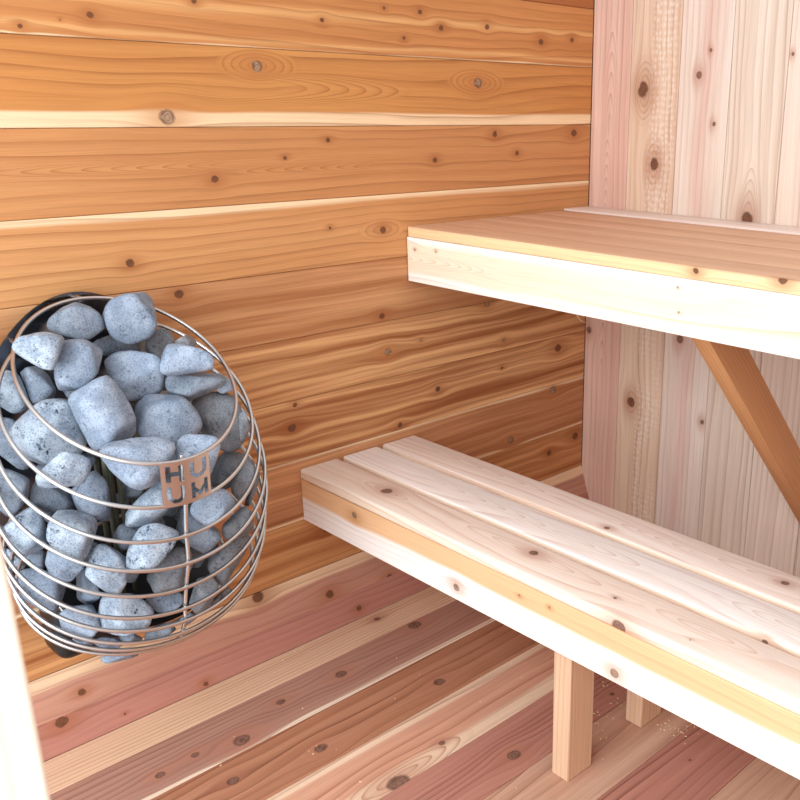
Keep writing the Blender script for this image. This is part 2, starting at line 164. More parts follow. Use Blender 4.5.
def wood(name, light, dark, line, seed=0.0, freq=55.0, band=20.0, bandamt=0.9, lineamt=0.6, wobble=0.012, cath=0.0,
         sap=(), sapcol=(246, 214, 172), knots=(), eyes=(), arches=(), pales=(), sharp=0.32, rough=0.55, fibre=0.19, mottle=None):
    """plank material on the UV map 'grain' (metres: u along the board, v across it).
    sap: list of (v_centre_of_edge, direction, softness, waviness): pale sapwood where direction*(v-edge) > 0
    knots: (u, v, radius[, style])"""
    g = NB(name)
    uv = g.n('ShaderNodeUVMap'); uv.uv_map = 'grain'
    s = g.n('ShaderNodeSeparateXYZ'); g.t.links.new(uv.outputs[0], s.inputs[0])
    u, v = s.outputs[0], s.outputs[1]
    w1 = g.noise(g.xyz(g.mul(u, 2.2), g.mul(v, 9.0), seed), 1.0, 2.0)
    v1 = g.add(v, g.mul(g.sub(w1, 0.5), wobble * 2))
    kd = []
    for k in knots:
        ku, kv, r = k[:3]
        du = g.sub(u, ku); dv = g.sub(v, kv)
        a = g.mul(du, 1.0 / (r * 4.5)); b = g.mul(dv, 1.0 / (r * 2.6))
        e = g.m('POWER', 2.718, g.mul(g.add(g.mul(a, a), g.mul(b, b)), -1.0))
        v1 = g.sub(v1, g.mul(g.mul(dv, e), 0.8))
        a2 = g.mul(du, 1.0 / (r * 1.15)); b2 = g.mul(dv, 1.0 / r)
        kd.append(g.m('SQRT', g.add(g.mul(a2, a2), g.mul(b2, b2))))
    # slow drift of the rings along the board, gives tapering cathedral grain
    drift = g.noise(g.xyz(g.mul(u, 0.9), g.mul(v1, 5.0), seed + 7.3), 1.0, 1.0)
    fld = g.add(g.mul(v1, freq), g.mul(drift, 3.0 + cath))
    fr = g.m('FRACT', fld)
    late = g.m('POWER', fr, 3.5)
    vary = g.noise(g.xyz(g.mul(u, 1.1), g.mul(v1, 30.0), seed + 3.1), 1.0, 2.0)
    late = g.mul(late, g.step(vary, 0.3, 0.66))
    wv = g.sub(w1, 0.5)
    for (eu, ev, ru, rv, n) in eyes:             # closed rings of grain round a spot
        a = g.mul(g.sub(u, eu), 1.0 / ru); b = g.mul(g.sub(v, ev), 1.0 / rv)
        d = g.add(g.m('SQRT', g.add(g.mul(a, a), g.mul(b, b))), g.mul(wv, 0.7))
        ln = g.m('POWER', g.m('FRACT', g.mul(d, n)), 4.0)
        mk = g.sub(1.0, g.step(d, 0.75, 1.05))
        late = g.add(g.mul(late, g.sub(1.0, mk)), g.mul(g.mul(ln, mk), 0.9))
    for (au, av, lu, wd, n, sg) in arches:       # nested arches: tips on v = av, pointing along sg*u
        b = g.mul(g.sub(v, av), 1.0 / wd); a = g.mul(g.sub(u, au), sg / lu)
        d = g.add(g.add(a, g.mul(b, b)), g.mul(wv, 0.5))
        ln = g.m('POWER', g.m('FRACT', g.mul(d, n)), 4.0)
        mk = g.mul(g.sub(1.0, g.step(d, 0.85, 1.0)), g.sub(1.0, g.step(g.m('ABSOLUTE', b), 0.8, 1.1)))
        mk = g.mul(mk, g.step(d, -0.5, 0.0))
        late = g.add(g.mul(late, g.sub(1.0, mk)), g.mul(g.mul(ln, mk), 0.9))
    bands = g.noise(g.xyz(g.mul(u, 0.9), g.mul(v1, band), seed + 1.7), 1.0, 4.0, 0.6)
    bands = g.step(bands, 0.5 - sharp / max(bandamt, .2), 0.5 + sharp / max(bandamt, .2))
    col = g.mix(g.mul(bands, bandamt, True), srgb(light), srgb(dark))
    for (pv_, pw, slope, pcol, pamt) in [tuple(q) + ((236, 186, 124), .5)[len(q) - 3:] for q in pales]:               # a pale streak along the board
        wn = g.noise(g.xyz(g.mul(u, 3.0), 0.5, seed + 5.1), 1.0, 2.0)
        d = g.mul(g.sub(g.sub(v1, g.mul(u, slope)), g.add(pv_, g.mul(g.sub(wn, 0.5), pw * 2.0))), 1.0 / pw)
        pm = g.m('POWER', 2.718, g.mul(g.mul(d, d), -1.0))
        col = g.mix(g.mul(pm, pamt), col, srgb(pcol))
    for (edge, dr, soft, wav) in sap:
        wn = g.noise(g.xyz(g.mul(u, 2.6), 0.0, seed + 9.1), 1.0, 2.0)
        vv = g.add(g.add(v, g.mul(g.sub(v1, v), 0.6)), g.mul(g.sub(wn, 0.5), wav * 2))
        d = g.mul(g.sub(vv, edge), dr)
        sm = g.step(d, -soft, soft)
        sc = g.mix(g.mul(bands, 0.35), srgb(sapcol), g.mix(0.35, srgb(sapcol), srgb(dark)))
        col = g.mix(g.mul(sm, 0.93), col, sc)
    col = g.mix(g.mul(late, lineamt), col, srgb(line))
    fib = g.noise(g.xyz(g.mul(u, 9.0), g.mul(v1, 420.0), seed), 1.0, 2.0, 0.6)
    fv = g.add(1.0 - fibre, g.mul(fib, fibre * 2))
    blot = g.noise(g.xyz(g.mul(u, 3.0), g.mul(v, 7.0), seed + 4.4), 1.0, 2.0)
    fv = g.mul(fv, g.add(0.93, g.mul(blot, 0.14)))
    col = g.mix(1.0, col, g.n_rgb(fv), 'MULTIPLY')
    if mottle:                       # chatter marks of the planer: a loose grid of pale dabs inside a patch
        v0, v1m, amt = mottle
        t = g.n('ShaderNodeTexVoronoi'); t.inputs['Scale'].default_value = 1.0; t.inputs['Randomness'].default_value = 0.45
        g.put(t.inputs['Vector'], g.xyz(g.mul(u, 70.0), g.mul(v, 95.0), seed))
        dab = g.m('SUBTRACT', 1.0, g.step(t.outputs['Distance'], 0.18, 0.5))
        area = g.mul(g.step(v, v0, v0 + 0.02), g.sub(1.0, g.step(v, v1m - 0.015, v1m)))
        area = g.mul(area, g.step(g.noise(g.xyz(g.mul(u, 4.0), g.mul(v, 10.0), seed), 1.0, 2.0), 0.34, 0.52))
        col = g.mix(g.mul(g.mul(dab, area), amt), col, srgb((250, 242, 236)))
    for i, (k, d) in enumerate(zip(knots, kd)):
        style = k[3] if len(k) > 3 else 'd'
        kn = g.noise(g.xyz(g.mul(u, 0.85 / k[2]), g.mul(v, 0.95 / k[2]), seed + i), 1.0, 4.0, 0.6)
        dd = g.add(g.mul(d, 1.12), g.mul(g.sub(kn, 0.5), 1.5))
        # feathered, darker wood trailing off along the grain
        du = g.mul(g.sub(u, k[0]), 1.0 / (k[2] * 3.6)); dv = g.mul(g.sub(v1, k[1]), 1.0 / (k[2] * 1.25))
        tail = g.m('POWER', 2.718, g.mul(g.add(g.mul(du, du), g.mul(dv, dv)), -1.0))
        hc = {'d': (160, 92, 50), 'g': (182, 116, 66), 'p': (180, 118, 92), 's': (178, 112, 72)}[style]
        col = g.mix(g.mul(tail, 0.55), col, srgb(hc))
        inner = {'d': (122, 74, 46), 'g': (172, 138, 110), 'p': (140, 100, 84), 's': (150, 104, 76)}[style]
        core = g.mix(g.step(g.m('FRACT', g.mul(dd, 2.6)), 0.2, 0.95), srgb(inner), srgb(tuple(int(x * 0.74) for x in inner)))
        core = g.mix(g.mul(g.step(kn, 0.5, 0.62), 0.55), core, srgb((74, 46, 34)))
        msk = g.sub(1.0, g.step(dd, 0.68, 1.0))
        col = g.mix(g.mul(msk, 0.92), col, core)
        rim = g.mul(g.step(dd, 0.62, 0.88), g.sub(1.0, g.step(dd, 0.9, 1.12)))
        col = g.mix(g.mul(rim, g.mul(g.step(kn, 0.36, 0.56), 0.7)), col, srgb((78, 48, 34)))
    g.put(g.b.inputs['Base Color'], col)
    g.b.inputs['Roughness'].default_value = rough
    g.b.inputs['Specular IOR Level'].default_value = 0.3
    bp = g.n('ShaderNodeBump'); bp.inputs['Strength'].default_value = 0.12; bp.inputs['Distance'].default_value = 0.002
    g.put(bp.inputs['Height'], g.add(fib, g.mul(late, -0.5)))
    g.t.links.new(bp.outputs[0], g.b.inputs['Normal'])
    return g.mat

def _n_rgb(self, f):
    n = self.n('ShaderNodeCombineColor')
    for i in range(3): self.put(n.inputs[i], f)
    return n.outputs[0]
NB.n_rgb = _n_rgb

def stone_mat(name, base, spot, pale, spotamt):
    g = NB(name)
    tc = g.n('ShaderNodeTexCoord'); oi = g.n('ShaderNodeObjectInfo')
    va = g.n('ShaderNodeVectorMath'); va.operation = 'ADD'
    g.t.links.new(tc.outputs['Object'], va.inputs[0])
    g.put(va.inputs[1], g.xyz(g.mul(oi.outputs['Random'], 7.0), g.mul(oi.outputs['Random'], 3.0), 0.0))
    vec = va.outputs[0]
    big = g.noise(vec, 36.0, 5.0, 0.6)
    col = g.mix(g.step(big, 0.35, 0.68), srgb(base), srgb(pale))
    fine = g.noise(vec, 380.0, 4.0, 0.7)
    col = g.mix(g.mul(g.step(fine, 0.5, 0.66), 0.72), col, srgb(spot))
    fine2 = g.noise(vec, 520.0, 2.0, 0.6)
    col = g.mix(g.mul(g.step(fine2, 0.55, 0.7), 0.45), col, srgb(tuple(min(255, c + 26) for c in pale)))
    pit = g.noise(vec, 120.0, 4.0, 0.7)
    patch = g.step(g.noise(vec, 40.0, 2.0), 0.5, 0.66)
    pm = g.mul(g.step(pit, 0.53, 0.62), patch)
    col = g.mix(g.mul(pm, spotamt), col, srgb(tuple(int(c * 0.75) for c in spot)))
    tint = g.add(0.80, g.mul(oi.outputs['Random'], 0.3))
    col = g.mix(1.0, col, g.n_rgb(tint), 'MULTIPLY')
    g.put(g.b.inputs['Base Color'], col)
    g.b.inputs['Roughness'].default_value = 0.75
    g.b.inputs['Specular IOR Level'].default_value = 0.25
    bp = g.n('ShaderNodeBump'); bp.inputs['Strength'].default_value = 0.35; bp.inputs['Distance'].default_value = 0.0016
    g.put(bp.inputs['Height'], g.add(g.mul(fine, 0.6), g.sub(g.mul(big, 1.5), pm)))
    g.t.links.new(bp.outputs[0], g.b.inputs['Normal'])
    return g.mat

def metal(name, base, rough, metallic=1.0, aniso=False):
    g = NB(name)
    tc = g.n('ShaderNodeTexCoord')
    nz = g.noise(tc.outputs['Object'], 60.0, 3.0)
    g.put(g.b.inputs['Base Color'], g.mix(g.mul(nz, 0.35), srgb(base), srgb(tuple(int(c * 0.85) for c in base))))
    g.b.inputs['Metallic'].default_value = metallic
    g.put(g.b.inputs['Roughness'], g.add(rough - 0.04, g.mul(nz, 0.08)))
    return g.mat

# ---------------------------------------------------------------- mesh helpers
def new_bm():
    bm = bmesh.new()
    bm.loops.layers.uv.new('grain')
    return bm

def add_box(bm, lo, hi, uvf, bev=0.0015, seg=1, mi=0, M=None):
    """bevelled box from lo to hi; uvf(point, normal) -> (u, v) in metres, evaluated before M is applied"""
    t = bmesh.new(); uv = t.loops.layers.uv.new('grain')
    lo, hi = Vector(lo), Vector(hi)
    bmesh.ops.create_cube(t, size=1.0, matrix=Matrix.LocRotScale((lo + hi) / 2, None, hi - lo))
    if bev: bmesh.ops.bevel(t, geom=list(t.edges), offset=bev, segments=seg, affect='EDGES', profile=0.5)
    t.normal_update()
    for f in t.faces:
        f.material_index = mi
        for l in f.loops: l[uv].uv = uvf(l.vert.co, f.normal)
    if M is not None: bmesh.ops.transform(t, matrix=M, verts=t.verts)
    me = bpy.data.meshes.new('t'); t.to_mesh(me); t.free()
    bm.from_mesh(me); bpy.data.meshes.remove(me)

def add_tube(bm, pts, r, n=8, closed=False):
    pts = [Vector(p) for p in pts]; N = len(pts); rings = []
    prev = None
    for i, p in enumerate(pts):
        if closed: t = pts[(i + 1) % N] - pts[i - 1]
        else: t = pts[min(i + 1, N - 1)] - pts[max(i - 1, 0)]
        t.normalize()
        if prev is None: a = t.orthogonal().normalized()
        else: a = (prev - t * prev.dot(t)).normalized()
        prev = a; b = t.cross(a)
        rings.append([bm.verts.new(p + (a * math.cos(2 * math.pi * k / n) + b * math.sin(2 * math.pi * k / n)) * r) for k in range(n)])
    for i in range(N if closed else N - 1):
        A, B = rings[i], rings[(i + 1) % N]
        off = 0
        if closed and i == N - 1:
            off = min(range(n), key=lambda k: (A[0].co - B[k].co).length)
        for k in range(n):
            bm.faces.new((A[k], A[(k + 1) % n], B[(k + 1 + off) % n], B[(k + off) % n]))
    if not closed:
        bm.faces.new(rings[0][::-1]); bm.faces.new(rings[-1])

# ================================================================ THE SETTING
FAR = 9.0
# ---- wall on the left: horizontal cedar boards (u = y, v = z)
def pick(lst, v0, v1, style='d'):
    return [(k[0], k[1], k[2], (k[3] if len(k) > 3 else style)) for k in lst if v0 < k[1] < v1]

# ---------------------------------------------------------------- wood of each board
W_L, W_D, W_N = (206, 150, 98), (188, 124, 74), (140, 80, 40)
SAPC = (238, 204, 160)
def lw(i, z0, z1, light=W_L, dark=W_D, line=W_N, style='d', **k):
    return wood('cedar_board', light, dark, line, seed=3.7 * i + 1, knots=pick(K_LW, z0, z1, style), **k)
gk = lambda pts: [p + ('g',) for p in pts]
WALL_BOARDS = [
    (1.306, 1.44, lw(0, 1.306, 1.44, (176, 110, 64), (154, 88, 48), bandamt=.8)),
    (1.1742, 1.306, lw(1, 1.1742, 1.306, (204, 140, 84), (182, 116, 64), bandamt=.8, band=40, lineamt=.6, cath=3, pales=((1.243, .007, .006), (1.19, .004, 0.0)), sap=((1.1775, -1, .002, .004),))),
    (1.0416, 1.1742, lw(2, 1.0416, 1.1742, (206, 144, 82), (184, 116, 60), style='g', freq=42, cath=3, bandamt=.8, band=36, lineamt=.7,
        eyes=((-.9196, 1.144, .085, .03, 5), (-.3832, 1.1295, .10, .035, 6)), arches=((-.78, 1.108, .24, .028, 5, 1),), sap=((1.0655, -1, .0035, .002),))),
    (0.9069, 1.0416, lw(3, 0.9069, 1.0416, (206, 147, 94), (184, 120, 72), bandamt=.8, band=40, lineamt=.65, freq=48, cath=2,
        arches=((-1.12, .978, .30, .016, 7, -1), (-.75, .965, .25, .015, 6, -1)))),
    (0.7748, 0.9069, lw(4, 0.7748, 0.9069, (212, 156, 102), (192, 128, 78), bandamt=.8, band=36, lineamt=.55, eyes=((-.657, .8357, .06, .022, 3),), sap=((0.896, 1, .004, .002),))),
    (0.643, 0.7748, lw(5, 0.643, 0.7748, (210, 154, 106), (168, 108, 66), bandamt=1, band=45, sharp=.2, lineamt=.45)),
    (0.5172, 0.643, lw(6, 0.5172, 0.643, (234, 180, 124), (158, 94, 52), bandamt=1.0, band=55, sharp=.21, lineamt=.4, wobble=.016, style='g')),
    (0.3905, 0.5172, lw(7, 0.3905, 0.5172, (234, 180, 124), (156, 92, 52), bandamt=1.0, band=55, sharp=.21, lineamt=.4, wobble=.016)),
    (0.2546, 0.3905, lw(8, 0.2546, 0.3905, (218, 160, 112), (164, 102, 64), bandamt=1, band=46, sharp=.22, lineamt=.45, style='g', sap=((0.386, 1, .004, .003), (.262, -1, .004, .003)))),
    (0.1308, 0.2546, lw(9, 0.1308, 0.2546, (222, 164, 108), (162, 96, 52), bandamt=1, band=50, sharp=.2, lineamt=.45)),
    (1.44, 1.574, lw(10, 5, 6)), (1.574, 1.708, lw(11, 5, 6)), (1.708, 1.842, lw(12, 5, 6)), (1.842, 2.0, lw(13, 5, 6)),
]
PK = dict(line=(150, 86, 66))
MAT_P1 = wood('pinkish_board', (206, 154, 130), (178, 120, 98), (132, 78, 60), seed=50, knots=[k + ('d',) for k in K_P1], bandamt=.7,
              sap=((.024, -1, .004, .011),), sapcol=(244, 208, 168), lineamt=.45)
MAT_F1 = wood('pink_board', (192, 134, 116), (168, 106, 90), (124, 70, 58), seed=52, knots=[k + ('d',) for k in K_F1], bandamt=.7, lineamt=.5, freq=70)
MAT_BACKING = wood('backing_wood', (120, 76, 46), (96, 60, 36), (70, 40, 24), seed=70)  # unseen dark slabs added behind the boards, blocking outside light at the gaps
MAT_PLAIN = wood('cedar_plain', W_L, W_D, W_N, seed=71)
MAT_POST = wood('pale_post_wood', (250, 236, 218), (242, 220, 196), (222, 184, 144), seed=72, bandamt=.5, lineamt=.3)
MAT_STOP = wood('orange_trim_wood', (238, 190, 132), (220, 160, 100), (186, 120, 66), seed=73)
MAT_CHIP = wood('fresh_chip_wood', (250, 228, 190), (240, 210, 170), (220, 180, 130), seed=74)

def fl(i, x0, x1, light, dark, line, style='p', **k):
    return wood('floor_board', light, dark, line, seed=4.1 * i + 100, knots=pick(K_FL, x0, x1, style), **k)
FX = [.0475, .1385, .2672, .402, .535, .657, .792, .925, 1.06, 1.195, 1.33, 1.465, 1.6, 1.735, 1.87, 2.005, 2.14, 2.3]
PINK = ((194, 136, 116), (168, 108, 92), (118, 64, 52))
TAN = ((218, 178, 150), (186, 136, 110), (140, 86, 62))
MAUVE = ((192, 146, 126), (168, 120, 102), (116, 72, 58))
BROWN = ((194, 138, 106), (166, 108, 78), (114, 62, 40))
FLOOR_BOARDS = []
for i in range(len(FX) - 1):
    a, b = FX[i], FX[i + 1]
    if i == 0: m = fl(i, a, b, (240, 206, 172), (220, 172, 138), (172, 112, 82), freq=95, lineamt=.8, bandamt=.8, band=40)
    elif i == 1: m = fl(i, a, b, *MAUVE, freq=70, lineamt=.75, sap=((b - .010, 1, .003, .003),), sapcol=(246, 218, 190))
    elif i == 2: m = fl(i, a, b, *BROWN, freq=45, cath=4, lineamt=.9, bandamt=.9, band=30)
    elif i == 3: m = fl(i, a, b, (220, 166, 136), (200, 142, 114), (160, 92, 66), freq=45, cath=4, lineamt=.85, bandamt=.8, band=30, eyes=((-1.05, .515, .16, .035, 5),),
                        sap=((b - .038, 1, .005, .016), (a + .018, -1, .004, .004)), sapcol=(238, 206, 174))
    elif i == 4: m = fl(i, a, b, *PINK, freq=85, lineamt=.85, bandamt=.8, band=40)
    elif i == 5: m = fl(i, a, b, *TAN, freq=40, cath=5, lineamt=.75, bandamt=1, band=40)
    elif i % 2 == 0: m = fl(i, a, b, *PINK, freq=60, lineamt=.95, bandamt=.7, band=30)
    else: m = fl(i, a, b, *TAN, freq=50, cath=3, lineamt=.6, bandamt=.8)
    FLOOR_BOARDS.append((a, b, m))

def bk(i, x0, x1, light, dark, line, style='p', **k):
    return wood('upright_board', light, dark, line, seed=5.3 * i + 200, knots=pick(K_BW, x0, x1, style), **k)
BX = [0.0005, .119, .2595, .3945, .5317, .667, .803, .938, 1.074, 1.21, 1.345, 1.48, 1.616, 1.75, 1.887, 2.02, 2.158, 2.3]
BACK_BOARDS = []
for i in range(len(BX) - 1):
    a, b = BX[i], BX[i + 1]
    if i == 0: m = bk(i, a, b, (228, 194, 174), (208, 158, 138), (162, 104, 86), bandamt=.85, band=36, freq=60, lineamt=.6, arches=((.88, .055, .16, .022, 5, 1), (1.12, .06, .2, .025, 4, 1), (.5, .06, .2, .025, 4, 1)))
    elif i == 1: m = bk(i, a, b, (232, 206, 180), (206, 168, 138), (154, 108, 82), bandamt=.9, band=30, freq=60, lineamt=.6, style='d', mottle=(.17, .262, .32),
                        eyes=((1.1219, .162, .075, .034, 5), (.9555, .2, .06, .03, 4), (.3528, .166, .05, .028, 3)))
    elif i == 2: m = bk(i, a, b, (236, 222, 206), (218, 190, 172), (176, 130, 110), pales=((.322, .017, 0.012, (210, 152, 134), .42),), bandamt=.9, band=22, freq=60, lineamt=.5)
    elif i == 3: m = bk(i, a, b, (236, 220, 202), (212, 188, 166), (162, 122, 98), bandamt=.85, band=36, freq=50, lineamt=.6, cath=2, style='d', arches=((.86, .4646, .12, .03, 5, 1),))
    elif i % 2: m = bk(i, a, b, (234, 216, 196), (204, 176, 154), (160, 118, 94), bandamt=.9, band=40, freq=55, lineamt=.6)
    else: m = bk(i, a, b, (238, 220, 202), (216, 190, 170), (170, 126, 102), bandamt=.85, band=40, freq=70, lineamt=.6)
    BACK_BOARDS.append((a, b, m))

MAT_USLAT = [wood('upper_slat_wood', *c, seed=300 + 2.3 * i, bandamt=.85, band=30, freq=90, lineamt=.35, knots=(K_UA2 if i == 0 else ()),
                  sap=(((-.594 - .0005, -1, .003, .001),) if i == 0 else ()), sapcol=(250, 216, 164))  # front slat's lit edge is put into the colour as a pale face
             for i, c in enumerate([((226, 182, 148), (202, 152, 116), (170, 112, 78))] * 5 + [((240, 224, 212), (226, 200, 184), (190, 146, 122))])]
MAT_UAPRON = wood('upper_apron_wood', (250, 230, 204), (243, 214, 180), (204, 150, 106), seed=320, bandamt=.6, freq=26, cath=6, lineamt=.55,
                  arches=((-.12, .772, .40, .026, 11, 1),),
                  knots=K_UA, sap=((.742, -1, .005, .003), (.803, 1, .005, .004)), sapcol=(252, 246, 236))
LEYES = [((.6067, -.838, .22, .024, 4), (.2203, -.8417, .09, .018, 3), (.95, -.838, .12, .02, 3)), ((.62, -.745, .2, .026, 4), (1.05, -.74, .16, .024, 4)), ((.98, -.632, .2, .022, 4),)]
LARCH = [(), ((.33, -.742, .26, .024, 5, 1),), ((.2, -.63, .3, .022, 5, 1), (.75, -.64, .14, .02, 4, -1))]
MAT_LSLAT = [wood('lower_slat_wood', *c, seed=340 + 3.3 * i, bandamt=.8, band=30, freq=36, cath=7, lineamt=.55, eyes=LEYES[i], arches=LARCH[i], knots=[k + ('p',) for k in pick3(K_LT, lo, hi)],
                  sap=((lo - .001, -1, .003, .001),), sapcol=(254, 232, 206))  # daylight on each slat's front edge, painted in as a paler face
             for i, (c, lo, hi) in enumerate([(((246, 228, 212), (238, 206, 184), (200, 146, 114)), -.8965, -.8045),
                                              (((250, 240, 232), (244, 224, 210), (206, 156, 128)), -.7905, -.70),
                                              (((246, 230, 216), (236, 204, 184), (196, 138, 108)), -.6855, -.5945)])]
MAT_LAPRON = wood('lower_apron_wood', (238, 192, 146), (226, 170, 120), (192, 126, 80), seed=360, bandamt=.6, freq=60, lineamt=.35,
                  knots=[k + ('g',) for k in K_LA], sap=((.307, -1, .006, .004),), sapcol=(252, 246, 238))
MAT_LEG = wood('leg_wood', (226, 188, 154), (206, 158, 120), (164, 110, 76), seed=380, bandamt=.8, freq=110, lineamt=.6, fibre=.14)
MAT_BRACE = wood('brace_wood', (214, 156, 106), (190, 126, 80), (146, 86, 48), seed=390, bandamt=.7, freq=110, lineamt=.5)

M_STEEL = metal('brushed_steel_wire', (214, 206, 200), .3)
M_BAR = metal('bright_steel_bar', (226, 224, 222), .25)
M_PLATE = metal('nameplate_steel', (204, 190, 180), .38)
M_SHIELD = metal('dark_polished_steel', (120, 125, 132), .16)
M_ROD = metal('oxidised_rod', (120, 122, 104), .45, .6)
M_BLACK = metal('black_enamel', (20, 20, 22), .4, 0.0)
M_STONE = [stone_mat('pale_olivine_stone', (130, 142, 158), (70, 80, 94), (164, 174, 188), .6),
           stone_mat('grey_olivine_stone', (114, 123, 135), (62, 69, 80), (144, 152, 162), .55),
           stone_mat('speckled_olivine_stone', (138, 150, 164), (54, 65, 80), (188, 198, 208), .95),
           stone_mat('warm_grey_stone', (116, 118, 122), (66, 66, 70), (144, 144, 147), .65)]


bm = new_bm(); mats = []
for i, (z0, z1, mk) in enumerate(WALL_BOARDS):
    mats.append(mk)
    add_box(bm, (-0.02, -1.69, z0 + 0.0004), (0.0, 0.0, z1 - 0.0004),
            lambda p, n: (p.y, p.z) if n.x > 0.5 else (p.y, p.z + FAR), 0.0011, 1, i)
# the lowest board leans in to meet the floor
def lean(a, b):
    d = Vector((b[0] - a[0], 0, b[1] - a[1])); L = d.length; d.normalize()
    nrm = Vector((-d.z, 0, d.x))
    M = Matrix(((nrm.x, 0, d.x, a[0]), (0, 1, 0, 0), (nrm.z, 0, d.z, a[1]), (0, 0, 0, 1)))
    return M, L
M, L = lean((0, 0.1308), (0.0245, 0.0565))
mats.append(MAT_P1)
add_box(bm, (-0.02, -1.69, 0.0004), (0.0, 0.0, L), lambda p, n: (p.y, p.z), 0.0003, 1, len(mats) - 1, M)
mats.append(MAT_BACKING)
add_box(bm, (-0.045, -1.69, 0.0), (-0.0205, 0.0, 2.0), lambda p, n: (p.y, p.z), 0, 1, len(mats) - 1)
tag(finish('wall_left', bm, mats), 'left wall of horizontal orange cedar boards with knots', kind='structure')

# ---- back wall: upright boards (u = z, v = x)
bm = new_bm(); mats = []
for i, (x0, x1, mk) in enumerate(BACK_BOARDS):
    mats.append(mk)
    add_box(bm, (x0 + 0.0006, 0.0, 0.0), (x1 - 0.0006, 0.02, 2.0),
            lambda p, n: (p.z, p.x) if n.y < -0.5 else (p.z, p.x + FAR), 0.0013, 1, i)
mats.append(MAT_BACKING)
add_box(bm, (-0.045, 0.0205, 0.0), (2.3, 0.045, 2.0), lambda p, n: (p.z, p.x), 0, 1, len(mats) - 1)
tag(finish('wall_back', bm, mats), 'back wall of pale upright boards', kind='structure')

# ---- floor: boards running towards the back wall (u = y, v = x)
bm = new_bm(); mats = []
M, L = lean((0.0245, 0.0565), (0.0475, 0.0))
mats.append(MAT_F1)
add_box(bm, (-0.02, -1.69, 0.0), (0.0, 0.0, L), lambda p, n: (p.y, p.z), 0.0003, 1, 0, M)
for i, (x0, x1, mk) in enumerate(FLOOR_BOARDS):
    mats.append(mk)
    add_box(bm, (x0 + 0.0004, -1.69, -0.02), (x1 - 0.0004, 0.0, 0.0),
            lambda p, n: (p.y, p.x) if n.z > 0.5 else (p.y, p.x + FAR), 0.001, 1, len(mats) - 1)
mats.append(MAT_BACKING)
add_box(bm, (-0.045, -1.69, -0.045), (2.3, 0.0, -0.0205), lambda p, n: (p.y, p.x), 0, 1, len(mats) - 1)
tag(finish('floor', bm, mats), 'floor of reddish and tan cedar boards', kind='structure')

# ---- right-hand wall and the door post; the front stands open to daylight
bm = new_bm()
for i in range(15):
    add_box(bm, (2.3, -1.69, 0.134 * i), (2.32, 0.0, 0.134 * i + 0.1335), lambda p, n: (p.y, p.z), 0.001)
tag(finish('wall_right', bm, MAT_PLAIN), 'right wall of horizontal cedar boards', kind='structure')
#CEIL#
bm = new_bm()
add_box(bm, (0.902, -1.738, 0.0), (0.965, -1.70, 2.0), lambda p, n: (p.z, p.y) if abs(n.x) > .5 else (p.z, p.x), 0.003, 2)
tag(finish('trim_1', bm, MAT_POST), 'pale blurred door post at the left edge', kind='structure')
bm = new_bm()
add_box(bm, (0.902, -1.778, 0.0), (0.952, -1.7385, 2.0), lambda p, n: (p.z, p.y + .5), 0.002, 1)
tag(finish('trim_2', bm, MAT_STOP), 'darker door trim behind the pale door post', kind='structure')

# ================================================================ BENCHES
XE = 2.28
def slat_uv(zt):
    return lambda p, n: (p.x, p.y + (p.z - zt)) if n.y < -0.3 or n.z > 0.3 else (p.x, p.y + FAR)

# ---- upper bench
ub = empty('upper_bench', (1.15, -0.3, 0.0),
           'upper wooden bench with a pale bright front apron and six seat slats', 'bench')
ZT = 0.839
for i in range(6):
    y0 = -0.594 + 0.0992 * i
    lift = 0.004 if i == 5 else 0.0
    x0 = [0.003, 0.004, 0.002, 0.005, 0.003, 0.002][i]
    bm = new_bm()
    add_box(bm, (x0, y0, ZT - 0.0215 + lift), (XE, y0 + 0.0975, ZT + lift), slat_uv(ZT + lift), 0.0022, 2)
    s = finish('slat', bm, MAT_USLAT[i], ub, (1.1, y0 + .048, ZT - 0.0215 + lift), 40)
    if i == 5: s['label'] = 'paler pinkish slat along the back wall'
bm = new_bm()
add_box(bm, (0.002, -0.5965, 0.7225), (XE, -0.577, 0.8172), lambda p, n: (p.x, p.z) if n.y < -.5 else (p.x, p.z + FAR), 0.0012, 1)
finish('apron', bm, MAT_UAPRON, ub, (1.1, -0.5965, 0.7225), 40)['label'] = 'pale almost white front apron board'
for x in (0.012, 1.5):                         # joists under the slats, hidden behind the apron
    bm = new_bm()
    add_box(bm, (x, -0.576, 0.732), (x + 0.038, -0.004, 0.8165), lambda p, n: (p.y, p.z), 0.002)
    finish('joist', bm, MAT_BRACE, ub, (x, -0.576, 0.732), 40)
# slanted brace from the front of the bench down to the back wall
bm = new_bm()
u = Vector((0, 0.687, -0.727)); nn = Vector((0, 0.727, 0.687))
t0 = -0.14; L = 0.95
Mb = Matrix(((1, 0, 0, 0.682), (0, nn.y, u.y, -0.515), (0, nn.z, u.z, 0.696), (0, 0, 0, 1)))
add_box(bm, (0, 0, t0), (0.038, 0.072, t0 + L), lambda p, n: (p.z, p.y if abs(n.x) > .5 else p.x + .3), 0.002, 2, 0, Mb)
